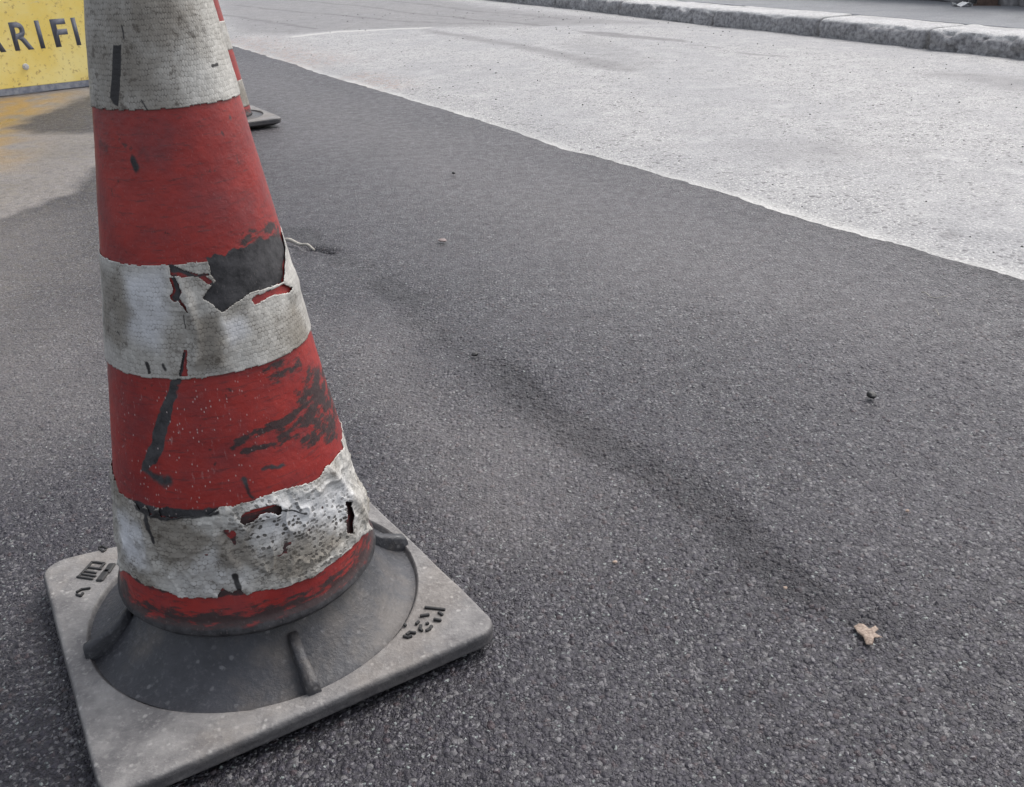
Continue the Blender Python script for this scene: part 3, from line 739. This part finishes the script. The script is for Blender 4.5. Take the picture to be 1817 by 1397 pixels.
def band(parent, which, near):
    zb = {'top': (.5637, .662), 'mid': (.3387, .4393), 'low': (.1239, .2204)}[which]
    if near: th = TH; dz = .0009
    else: th = np.linspace(-math.pi, math.pi, 97)[:-1]; dz = .005
    pad = .035 if which == 'low' and near else .004
    zs = np.arange(zb[0] - pad * .4, zb[1] + pad, dz); nz, nt = len(zs), len(th)
    TA = np.tile(th, nz); Z = np.repeat(zs, nt); P = np.stack([TA * RM, Z], 1)
    P3 = surf(TA, Z, rad(Z))
    lift = np.zeros(len(P)); g = np.zeros(len(P)); dirt = np.full(len(P), .25); bright = np.zeros(len(P)); peck = np.zeros(len(P))
    if near:
        J = P + (.0022 if which == 'low' else .0013) * np.stack([fbm(P, 130, 4, 5), fbm(P, 130, 4, 6)], 1)
        if which == 'top':
            keep = (J[:, 1] > zb[0]) & (J[:, 1] < zb[1])
            lift += .0008 * fbm(P3, 40, 3, 9)
            g = np.maximum(g, soft(J, [(203, 82), (217, 82), (216, 130), (212, 190), (204, 186), (198, 176)], .0022))
            g = np.maximum(g, .7 * strk(J, [(218, 50), (222, 70)], .002)); g = np.maximum(g, .8 * strk(J, [(374, 120), (384, 116)], .002))
            g = np.maximum(g, .7 * strk(J, [(252, 182), (262, 196)], .0014))
            dirt = .50 + .6 * fbm(P3, 12, 4, 3); dirt += .3 * soft(J, [(225, -40), (270, -40), (330, 40), (300, 90), (240, 60)], .012)
            dirt += .25 * sstep(-.02, -.14, P[:, 0])  # top band gets darker towards its left side
            dirt -= .25 * soft(J, [(330, 100), (430, 90), (430, 190), (320, 195)], .02)
        elif which == 'mid':
            keep = (J[:, 1] > zb[0]) & (J[:, 1] < zb[1])
            torn = poly_sdf(J, cz(BLACK_PATCH)); pink = poly_sdf(J, cz(PINK))
            keep &= (torn > 0) & (pink > 0)
            slit = poly_sdf(J, cz([(303, 494), (312, 492), (318, 505), (322, 518), (318, 528), (332, 545), (334, 552), (326, 545), (318, 534), (308, 533), (304, 526), (310, 515)]))
            keep &= slit > 0
            keep &= poly_sdf(J, cz([(318, 668), (328, 622), (333, 622), (331, 650), (334, 668)])) > 0
            keep &= poly_sdf(J, cz([(352, 493), (362, 491), (374, 500), (380, 508), (370, 504)])) > 0
            keep &= poly_sdf(J, cz([(300, 470), (345, 489), (370, 488), (368, 491), (344, 493), (306, 488)])) > 0
            lift += .0012 * fbm(P3, 32, 4, 19) + .0014 * np.clip(1 - 3 * np.abs(fbm(P3, 26, 3, 33)), 0, 1) ** 2 * soft(P, [(290, 480), (400, 540), (420, 660), (320, 660)], .02)
            lift += .0035 * strk(P, [(345, 640), (352, 600), (340, 560), (335, 530)], .006)
            lift += .0012 * sstep(.012, .0, torn) + .0022 * sstep(.012, .0, slit)
            lift += .004 * strk(P, [(390, 580), (385, 640)], .012)
            lift += .002 * soft(P, [(500, 500), (515, 470), (530, 500), (530, 530), (512, 530)], .008)
            g = np.maximum(g, .9 * strk(J, [(262, 646), (266, 662)], .0024)); g = np.maximum(g, .7 * strk(J, [(291, 650), (294, 656)], .0026))
            g = np.maximum(g, .6 * strk(J, [(327, 560), (330, 585)], .0013)); g = np.maximum(g, .6 * strk(J, [(210, 590), (214, 594)], .002))
            dirt = .24 + .5 * fbm(P3, 16, 5, 13)
            dirt += .55 * soft(J, [(180, 470), (215, 470), (235, 560), (220, 620), (190, 600)], .012)
            dirt += .6 * soft(J, [(355, 570), (385, 560), (395, 650), (360, 655)], .008) + .4 * soft(J, [(430, 560), (520, 540), (550, 600), (440, 640)], .015)
            bright = soft(J, [(225, 490), (290, 480), (300, 560), (280, 620), (225, 590)], .012) + soft(J, [(395, 575), (430, 560), (440, 590), (410, 610)], .008)
        else:
            poly = [(150, 860), (207, 866), (222, 880), (243, 893), (252, 905), (262, 894), (268, 912), (282, 897), (290, 915), (330, 916), (370, 912), (392, 900), (430, 893), (455, 884), (478, 874), (520, 862), (552, 856), (566, 846), (574, 832), (588, 818), (602, 800), (616, 790), (640, 770),
                    (690, 800), (680, 880), (655, 934), (640, 950), (612, 980), (585, 1004), (540, 1030), (500, 1046), (456, 1052), (438, 1058), (424, 1045), (412, 1052), (398, 1044), (390, 1060), (340, 1061), (308, 1056), (285, 1046), (258, 1036), (230, 1017), (212, 1000), (170, 980)]
            front = np.abs(TA) < 1.25
            pin = cz(poly[:1])                                      # keeps helper warm
            sd_ = poly_sdf(J, cz(poly))
            keep = np.where(front, sd_ < 0, (J[:, 1] > zb[0]) & (J[:, 1] < zb[1] + .004 * fbm(P, 20, 3, 8)))
            hole = poly_sdf(J, cz([(426, 924), (434, 911), (458, 901), (480, 893), (493, 896), (492, 909), (478, 907), (458, 912), (446, 923), (434, 929)])); keep &= hole > 0
            sl = poly_sdf(J, cz([(607, 893), (614, 890), (619, 915), (618, 945), (612, 946), (610, 920)])); keep &= sl > 0
            lift += .0026 * fbm(P3, 24, 4, 29) + .0022 * (1 - 2 * np.abs(fbm(P3, 38, 3, 31))) ** 3 + .0012 * fbm(P3, 110, 3, 30)
            lift += .0042 * strk(P, [(585, 840), (610, 870), (640, 920)], .006) + .004 * sstep(.012, 0, hole)
            lift += .003 * strk(P, [(260, 930), (268, 980), (280, 1010)], .004) + .003 * strk(P, [(385, 950), (405, 985), (420, 1010)], .005)
            lift += .004 * soft(P, [(600, 880), (650, 860), (660, 940), (620, 960)], .008)
            dirt = .40 + 1.0 * fbm(P3, 24, 5, 23)
            dirt += .7 * soft(J, [(265, 925), (340, 930), (370, 960), (340, 1000), (300, 1010), (275, 970)], .012)
            dirt += .6 * soft(J, [(395, 945), (450, 935), (440, 1000), (400, 1000)], .012) + .6 * soft(J, [(500, 1030), (640, 930), (610, 930), (560, 985), (500, 1010)], .01)
            dirt -= .35 * soft(J, [(460, 890), (600, 850), (600, 920), (500, 960), (440, 960)], .015)
            bright = soft(J, [(212, 900), (255, 930), (265, 1010), (225, 1000)], .01) + .7 * soft(J, [(450, 885), (610, 840), (620, 930), (470, 970)], .02) + .5 * soft(J, [(330, 990), (430, 950), (440, 1055), (330, 1060)], .02)
            peck = np.clip(.5 + fbm(P3, 20, 3, 44) * 1.2, 0, 1) * soft(J, [(400, 880), (650, 800), (650, 940), (440, 1060), (400, 1060)], .03)
            g = np.maximum(g, strk(J, [(418, 1022), (424, 1048)], .003)); g = np.maximum(g, .75 * strk(J, [(470, 894), (540, 912)], .0011))
            g = np.maximum(g, .8 * soft(J, [(240, 893), (300, 905), (390, 905), (392, 912), (290, 922), (245, 906)], .003))
            g = np.maximum(g, .85 * strk(J, [(262, 905), (270, 940), (275, 962)], .0022))
            g = np.maximum(g, .55 * np.clip(fbm(P3, 45, 4, 60) * 2 - .1, 0, 1) * soft(J, [(390, 1062), (520, 1052), (650, 935), (625, 925), (540, 1010), (400, 1040)], .006))
    else:
        keep = np.ones(len(P), bool); dirt = .35 + .5 * fbm(P3, 12, 4, {'top': 1, 'mid': 2, 'low': 3}[which])
        if which == 'low': dirt += .45
    R = rad(Z) + .0011 + np.clip(lift, -.0004, .02)
    Q = grid_quads(nz, nt, True); Q = Q[keep[Q].all(1)]
    used = np.unique(Q); re = np.full(len(P), -1); re[used] = np.arange(len(used)); Q = re[Q]
    V = surf(TA, Z, R)[used]
    at = dict(grime=g, dirt=np.clip(dirt, 0, 1), bright=np.clip(bright, 0, 1), peck=peck, suv=np.column_stack([P, 0 * Z]))
    o = quad_mesh('reflective_band', V, Q, M_TAPE, parent, {k: v[used] for k, v in at.items()})
    md = o.modifiers.new('thickness', 'SOLIDIFY'); md.thickness = .0007; md.offset = -1
    return o

# rubber foot: rounded square plate, skirt, four ribs, moulded marks
YAW = .52198
PL = .030
def rounded(corners, r):
    out = []; n = len(corners)
    for k in range(n):
        p = np.array(corners[k]); a = np.array(corners[k - 1]); b = np.array(corners[(k + 1) % n])
        da = (a - p) / np.linalg.norm(a - p); db = (b - p) / np.linalg.norm(b - p)
        ang = math.acos(da @ db); tl = r / math.tan(ang / 2)
        c = p + (da + db) / np.linalg.norm(da + db) * r / math.sin(ang / 2)
        s0 = p + da * tl - c; s1 = p + db * tl - c
        a0 = math.atan2(s0[1], s0[0]); a1 = math.atan2(s1[1], s1[0]); dd = (a1 - a0 + math.pi) % (2 * math.pi) - math.pi
        for t in np.linspace(0, 1, 9): out.append(c + r * np.array([math.cos(a0 + dd * t), math.sin(a0 + dd * t)]))
    return np.array(out)
NEAR_CORNERS = [ground_pt(*p, PL)[:2] - [CX, CY] for p in ((178, 1421), (890, 1113), (632, 864), (72, 1003))]
SQUARE = [(.2 * (math.cos(YAW) * a - math.sin(YAW) * b), .2 * (math.sin(YAW) * a + math.cos(YAW) * b)) for a, b in ((-1, -1), (1, -1), (1, 1), (-1, 1))]
RS = .178
def cone_foot(parent, near, corners):
    drop = 0 if near else .038                                # the far cone has a flat foot
    poly = rounded(corners, .024)
    ang = np.linspace(0, 2 * math.pi, 721 if near else 181)[:-1]
    pa = np.arctan2(poly[:, 1], poly[:, 0]); o_ = np.argsort(pa); pa = pa[o_]; pp = poly[o_]
    pp2 = np.vstack([pp[-1:], pp, pp[:1]]); pa2 = np.concatenate([[pa[-1] - 2 * math.pi], pa, [pa[0] + 2 * math.pi]])
    def Rout(t):
        t = (t + math.pi) % (2 * math.pi) - math.pi
        out = np.zeros(len(t))
        for i, x in enumerate(t):
            k = int(np.searchsorted(pa2, x)); k = min(max(k, 1), len(pa2) - 1)
            a, b = pp2[k - 1], pp2[k]; e = b - a; d = np.array([math.cos(x), math.sin(x)])
            out[i] = (a[0] * e[1] - a[1] * e[0]) / (d[0] * e[1] - d[1] * e[0])
        return out
    Ro = Rout(ang); rows = []
    def ring(R, z): rows.append(np.column_stack([R * np.cos(ang), R * np.sin(ang), np.zeros(len(ang)) + z]))
    ring(Ro - .040, .001); ring(Ro - .024, .002); ring(Ro - .010, .0075); ring(Ro - .003, .0105); ring(Ro, .013)
    for z in np.linspace(.015, PL - .006, 6): ring(Ro - .0008 * np.sin(z * 160), z)
    ring(Ro - .0004, PL - .0035); ring(Ro - .0018, PL - .0012); ring(Ro - .004, PL)
    Rc = RS + np.zeros(len(ang))
    for t in np.linspace(.06, 1, 26): ring((Ro - .004) * (1 - t) + Rc * t, PL)
    ring(Rc - .0015, PL - .003); ring(Rc - .004, PL - .005)
    V = np.vstack(rows)
    V[:, 2] += np.where(V[:, 2] > .02, .0009 * fbm(V, 30, 3, 3) + .0016 * fbm(V, 9, 2, 4) - .003 * np.clip(fbm(V, 45, 3, 14) - .25, 0, 1), 0)
    edge = np.abs(V[:, 2] - PL) < .006
    V[:, :2] *= (1 + .006 * fbm(V, 14, 3, 7) * (np.hypot(V[:, 0], V[:, 1]) > .185))[:, None]
    ztop = np.concatenate([q[:, 2] for q in rows])
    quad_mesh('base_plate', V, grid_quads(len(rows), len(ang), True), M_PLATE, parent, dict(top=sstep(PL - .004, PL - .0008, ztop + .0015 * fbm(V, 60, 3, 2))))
    rows = []
    for t in np.linspace(0, 1, 22):
        R = (RS - .0035) * (1 - t) + .119 * t
        ring(R, PL - .0045 + (.048 - drop) * (t ** 1.6))
    V = np.vstack(rows); V[:, 2] += .001 * fbm(V, 25, 3, 13)
    quad_mesh('skirt', V, grid_quads(len(rows), len(ang), True), M_SKIRT, parent)
    for k in range(4):
        a = YAW + math.radians(-90 + 90 * k)
        bm = bmesh.new()
        w = .0060; sec = []
        for rr, zt, zb_, ww in ((.130, .0690, .045, .9), (.150, .0530, .03, .95), (.174, .0430, .022, 1.05), (.1795, .0410, .022, 1.05), (.1815, .0370, .022, 1.0)):
            sec.append([bm.verts.new((rr, y * w * ww, max(z - drop, .02))) for y, z in ((-1.25, zb_), (-1, zt - .003), (-.7, zt), (.7, zt), (1, zt - .003), (1.25, zb_))])
        for s0, s1 in zip(sec[:-1], sec[1:]):
            for i in range(5): bm.faces.new((s0[i], s1[i], s1[i + 1], s0[i + 1]))
        bm.faces.new(sec[0]); bm.faces.new(sec[-1][::-1])
        bmesh.ops.recalc_face_normals(bm, faces=bm.faces)
        bmesh.ops.rotate(bm, verts=bm.verts, cent=(0, 0, 0), matrix=Matrix.Rotation(a, 3, 'Z'))
        bm_obj('rib', bm, M_SKIRT, parent, True)

def foot_marks(parent):
    """moulded marks near two corners of the foot, black in their grooves"""
    def pts(px): return [ground_pt(*p, PL) - [CX, CY, 0] for p in px]
    right = [[(755, 1081), (789, 1085)], [(747, 1096), (761, 1094)], [(779, 1090), (785, 1094)], [(771, 1102), (782, 1104)], [(757, 1110), (760, 1109)], [(739, 1110), (743, 1106)],
             [(747, 1113), (745, 1119), (749, 1122)], [(757, 1122), (763, 1119), (766, 1114)], [(718, 1112), (720, 1113)], [(722, 1129), (727, 1125), (737, 1126)], [(717, 1132), (724, 1134), (730, 1132)]]
    left = [[(163, 1001), (172, 1001), (186, 1003)], [(158, 1010), (180, 1013)], [(152, 1017), (171, 1020)], [(145, 1022), (170, 1026)], [(138, 1027), (165, 1031)], [(164, 1001), (140, 1027)], [(178, 1012), (186, 1003)],
            [(177, 974), (182, 972), (190, 976)], [(177, 977), (184, 982), (188, 979)], [(137, 1054), (146, 1049), (160, 1047)], [(137, 1058), (144, 1061), (148, 1056)]]
    thick = [[(199, 1005), (190, 1018)], [(190, 1016), (178, 1032)]]
    for nm, sets, w in (('moulded_mark', right, .0032), ('moulded_mark', left, .0028), ('drain_slot', thick, .009)):
        bm = bmesh.new()
        for s in sets:
            q = pts(s)
            for a, b in zip(q[:-1], q[1:]):
                a = a.copy(); b = b.copy(); a[2] = b[2] = PL + .0012
                e = (b - a) / max(np.linalg.norm(b - a), 1e-6) * w * .3
                add_bar(bm, a - e, b + e, w, .0030)
        bmesh.ops.recalc_face_normals(bm, faces=bm.faces)
        bmesh.ops.bevel(bm, geom=list(bm.edges), offset=w * .2, segments=1, affect='EDGES')
        bm_obj(nm, bm, M_BLACK, parent)

def traffic_cone(loc, near, corners, label):
    r = empty('traffic_cone', loc)
    cone_foot(r, near, corners)
    cone_body(r, near)
    for w in ('low', 'mid', 'top'): band(r, w, near)
    if near: foot_marks(r)
    else:
        for c in r.children:
            if c.name.startswith(('cone_body', 'reflective_band')): c.location.z = -.052
    tag(r, label, 'traffic cone', 'red and white traffic cones')
    return r
traffic_cone((CX, CY, .001), True, NEAR_CORNERS, 'large battered red and white traffic cone in front, torn tape and a black scuffed patch')
traffic_cone((-1.143, 4.0, .004), False, SQUARE, 'far traffic cone half hidden behind the big one, only its right edge and foot showing')

# ------------------------------------------------------------------ yellow board
def yellow_board():
    b0 = ground_pt(0, 172)[:2]; b1 = ground_pt(150, 155)[:2]; d = (b1 - b0) / np.linalg.norm(b1 - b0)
    yaw = math.atan2(d[1], d[0]); lean = .15
    r = empty('barrier_board', (b0[0], b0[1], .0), yaw)
    tl = Matrix.Rotation(-lean, 4, 'X')                       # top leans back, away from the viewer
    def face(bm):                                             # board plane: x along, z up the board, -y to the viewer
        bmesh.ops.transform(bm, verts=bm.verts, matrix=tl); return bm
    def slab(x0, x1, z0, z1, y0, y1, bev=.002):
        bm = bmesh.new(); bmesh.ops.create_cube(bm, size=1)
        for v in bm.verts: v.co = Vector(((v.co.x + .5) * (x1 - x0) + x0, (v.co.y + .5) * (y1 - y0) + y0, (v.co.z + .5) * (z1 - z0) + z0))
        bmesh.ops.bevel(bm, geom=list(bm.edges), offset=bev, segments=2, affect='EDGES'); return bm
    X0, X1 = -1.05, .545
    bm_obj('panel', face(slab(X0, X1, .034, .92, 0, .012)), M_SIGN, r)
    bm_obj('bottom_rail', face(slab(X0, X1, .002, .0335, -.006, .02)), M_FRAME, r)
    bm_obj('top_rail', face(slab(X0, X1, .9205, .945, -.006, .02)), M_FRAME, r)
    bm_obj('foot', slab(X1 - .05, X1 + .06, .002, .10, -.06, .09, .012), M_BROWN, r)
    bm_obj('foot', slab(X0 - .06, X0 + .05, .002, .10, -.06, .09, .012), M_BROWN, r)
    for x in (X0 + .25, X1 - .2):
        bm = bmesh.new(); add_bar(bm, (x, .02 + .8 * math.sin(lean), .79), (x, .50, .01), .03, .03); bm_obj('rear_leg', bm, M_FRAME, r)
    # lettering: strokes cut as flat shapes, 132 mm capitals
    def letter(ch, x0, x1):
        cu = bpy.data.curves.new('lettering', 'FONT'); cu.body = ch; cu.size = 1; cu.extrude = .0; cu.offset = .030
        t = bpy.data.objects.new('lettering_source', cu); COL.objects.link(t)
        dg = bpy.context.evaluated_depsgraph_get(); me = bpy.data.meshes.new_from_object(t.evaluated_get(dg)); 
        bpy.data.objects.remove(t); bpy.data.curves.remove(cu)
        bm = bmesh.new(); bm.from_mesh(me); bpy.data.meshes.remove(me)
        xs = [v.co.x for v in bm.verts]; ys_ = [v.co.y for v in bm.verts]
        for v in bm.verts:
            v.co = Vector((x0 + (v.co.x - min(xs)) / (max(xs) - min(xs)) * (x1 - x0), -.0006, .206 + (v.co.y - min(ys_)) / (max(ys_) - min(ys_)) * .134))
        ex = bmesh.ops.extrude_face_region(bm, geom=list(bm.faces))
        for v in [g for g in ex['geom'] if isinstance(g, bmesh.types.BMVert)]: v.co.y += .0009
        bmesh.ops.recalc_face_normals(bm, faces=bm.faces)
        bm_obj('letter', face(bm), M_INK, r)
    for ch, a, b in (('A', -.030, .086), ('R', .128, .218), ('I', .2485, .2705), ('F', .322, .395), ('I', .4245, .4465)): letter(ch, a, b)
    bm = bmesh.new(); bmesh.ops.create_cone(bm, cap_ends=True, segments=18, radius1=.016, radius2=.014, depth=.005, matrix=Matrix.Translation((.155, -.002, .128)) @ Matrix.Rotation(math.pi / 2, 4, 'X'))
    bmesh.ops.create_cone(bm, cap_ends=True, segments=6, radius1=.009, radius2=.008, depth=.008, matrix=Matrix.Translation((.155, -.007, .128)) @ Matrix.Rotation(math.pi / 2, 4, 'X'))
    bm_obj('bolt', face(bm), M_PALE, r)
    tag(r, 'yellow barrier board with dark capital letters leaning back at the wet edge of the road', 'board')
yellow_board()

# ------------------------------------------------------------------ small things on the ground
def lump(name, px, size, mat, seed, label, cat, z=.003, flat=.6, group=None):
    p = ground_pt(*px)
    bm = bmesh.new(); bmesh.ops.create_icosphere(bm, subdivisions=3, radius=1)
    co = np.array([v.co[:] for v in bm.verts]); n = 1 + .35 * fbm(co + seed * 3.1, 1.3, 3, seed)
    for v, c, k in zip(bm.verts, co, n): v.co = Vector((c[0] * k * size, c[1] * k * size * .8, c[2] * k * size * flat))
    o = bm_obj(name, bm, mat, None, True); o.location = (p[0], p[1], z + size * flat * .5)
    o.rotation_euler = (0, 0, seed * 1.7); return tag(o, label, cat, group)
lump('pebble', (1546, 706), .0085, M_COAL, 1, 'lone black lump of bitumen on the open asphalt at the right', 'pebble')
lump('pebble', (1609, 911), .0026, M_PINK, 2, 'tiny tan pebble on the asphalt above the dry leaf', 'pebble')
lump('pebble', (1393, 1048), .0026, M_PINK, 3, 'tiny pinkish pebble left of the dry leaf', 'pebble')
lump('pebble', (1091, 1002), .0028, M_PINK, 4, 'tiny tan pebble on the asphalt right of the cone foot', 'pebble')
lump('pebble', (805, 310), .0065, M_COAL, 5, 'dark pebble on the asphalt near the pale road edge, behind the cone', 'pebble')
lump('pebble', (843, 633), .0065, M_COAL, 6, 'small black pebble in the middle of the asphalt', 'pebble')
lump('stone_flake', (785, 428), .012, M_DULL, 7, 'flat pinkish stone flake on the asphalt right of the cone', 'stone', .001, .25)

def leaf(pxs, label):
    q = np.array([ground_pt(*p)[:2] for p in pxs]); c0 = q.mean(0); q = q - c0
    bm = bmesh.new(); rim = [bm.verts.new((x, y, 0)) for x, y in q]; f = bm.faces.new(rim)
    bmesh.ops.triangulate(bm, faces=[f]); bmesh.ops.subdivide_edges(bm, edges=list(bm.edges), cuts=3, use_grid_fill=True)
    co = np.array([v.co[:] for v in bm.verts]); h = .0022 + .0022 * fbm(co, 90, 3, 4) + .0012 * np.abs(np.sin(co[:, 0] * 190 + co[:, 1] * 120))
    for v, z in zip(bm.verts, h): v.co.z = max(z, .0012)
    ex = bmesh.ops.extrude_face_region(bm, geom=list(bm.faces))
    for v in [g for g in ex['geom'] if isinstance(g, bmesh.types.BMVert)]: v.co.z += .0005
    bmesh.ops.recalc_face_normals(bm, faces=bm.faces)
    o = bm_obj('dry_leaf', bm, M_LEAF, None, True); o.location = (c0[0], c0[1], .001)
    tag(o, label, 'leaf')
leaf([(1514, 1116), (1522, 1112), (1532, 1114), (1541, 1122), (1552, 1117), (1558, 1121), (1551, 1128), (1565, 1136), (1550, 1137), (1548, 1149), (1536, 1148), (1531, 1136), (1520, 1127)], 'crumpled tan dry leaf lying on the asphalt at the lower right')

def stalk(name, pxs, w, label, mat=None, z=.006):
    q = [ground_pt(*p) for p in pxs]
    c = q[0].copy(); bm = bmesh.new()
    cu = []
    for a, b in zip(q[:-1], q[1:]):
        for t in np.linspace(0, 1, 5)[:-1]: cu.append(a * (1 - t) + b * t)
    cu.append(q[-1])
    ring = []
    for i, p in enumerate(cu):
        dn = cu[min(i + 1, len(cu) - 1)] - cu[max(i - 1, 0)]; dn /= np.linalg.norm(dn); s = np.array([-dn[1], dn[0], 0])
        ww = w * (1 - .5 * i / len(cu)); zz = z + .003 * math.sin(i * .9)
        ring.append([bm.verts.new(Vector(p - c + s * ww * math.cos(a) + np.array([0, 0, zz + ww * math.sin(a)]))) for a in np.linspace(0, 2 * math.pi, 7)[:-1]])
    for r0, r1 in zip(ring[:-1], ring[1:]):
        for k in range(6): bm.faces.new((r0[k], r0[(k + 1) % 6], r1[(k + 1) % 6], r1[k]))
    bm.faces.new(ring[0][::-1]); bm.faces.new(ring[-1])
    o = bm_obj(name, bm, mat or M_STALK, None, True); o.location = c
    tag(o, label, 'twig')
stalk('twig', [(505, 430), (525, 434), (545, 440), (558, 446)], .005, 'pale twig lying beside a dark hole just right of the cone')
stalk('grass_stalk', [(1634, 524), (1650, 531), (1680, 532)], .0011, 'straight thin dry stalk near the asphalt edge at the right')
stalk('grass_stalk', [(1655, 556), (1664, 560), (1667, 566)], .0011, 'short curled dry stalk just below the straight one at the right')

def paper():
    p = ground_pt(1706, 11, KH); bm = bmesh.new(); g = bmesh.ops.create_grid(bm, x_segments=6, y_segments=4, size=.06)
    for v in bm.verts: v.co.y *= .6; v.co.z = .012 + .014 * math.sin(v.co.x * 60 + v.co.y * 40)
    ex = bmesh.ops.extrude_face_region(bm, geom=list(bm.faces))
    for v in [q for q in ex['geom'] if isinstance(q, bmesh.types.BMVert)]: v.co.z += .0008
    bmesh.ops.recalc_face_normals(bm, faces=bm.faces)
    o = bm_obj('paper_scrap', bm, M_PAPER, None, True); o.location = (p[0], p[1], KH); o.rotation_euler = (0, 0, -.5)
    tag(o, 'crumpled white paper scrap on the far pavement by the wall', 'litter')
paper()
lump('fallen_stone', (1790, 8), .07, M_PALE, 11, 'pale rough stone lying at the foot of the wall right of the brown post', 'stone', KH - .01, .7)
lump('fallen_stone', (1720, 6), .045, M_PALE, 12, 'pale rough stone at the foot of the wall left of the brown post', 'stone', KH - .01, .7)

def grit(name, n, region, size, mat, seed):
    """loose grit lying about on the roads: too many to count"""
    rng = np.random.default_rng(seed); V = []; Q = []
    base = np.array([(1, 0, 0), (-1, 0, 0), (0, 1, 0), (0, -1, 0), (0, 0, 1), (0, 0, -.3)])
    fc = [(0, 2, 4), (2, 1, 4), (1, 3, 4), (3, 0, 4), (2, 0, 5), (1, 2, 5), (3, 1, 5), (0, 3, 5)]
    k = 0
    for _ in range(n):
        x, y, z = region(rng); s = size * (y ** .35) * rng.uniform(.5, 1.5) ; a = rng.uniform(0, 6.3)
        R = np.array([[math.cos(a), -math.sin(a), 0], [math.sin(a), math.cos(a), 0], [0, 0, 1]])
        v = base * rng.uniform(.55, 1.2, (6, 1)) * [1, .8, .6]
        V.append(v @ R.T * s + [x, y, z]); Q += [(p + k, q + k, r + k) for p, q, r in fc]; k += 6
    tag(quad_mesh(name, np.vstack(V), np.array(Q), mat, smooth=False), kind='stuff')
def on_old(rng):
    y = rng.uniform(1.9, 9.5); a, b = x_at(EDGE, y), x_at(KERB, y); return a + .03 + (b - a - .05) * rng.uniform(), y, .011
def on_new(rng):
    y = .6 + 4.5 * rng.uniform() ** 1.6; a = -.9 - .45 * y; b = min(x_at(EDGE, y) - .02, .55 * y + .4); return a + (b - a) * rng.uniform(), y, .004
grit('dark_grit', 420, on_old, .0028, M_COAL, 3)
grit('pale_grit', 260, on_new, .0011, M_PALE, 5)
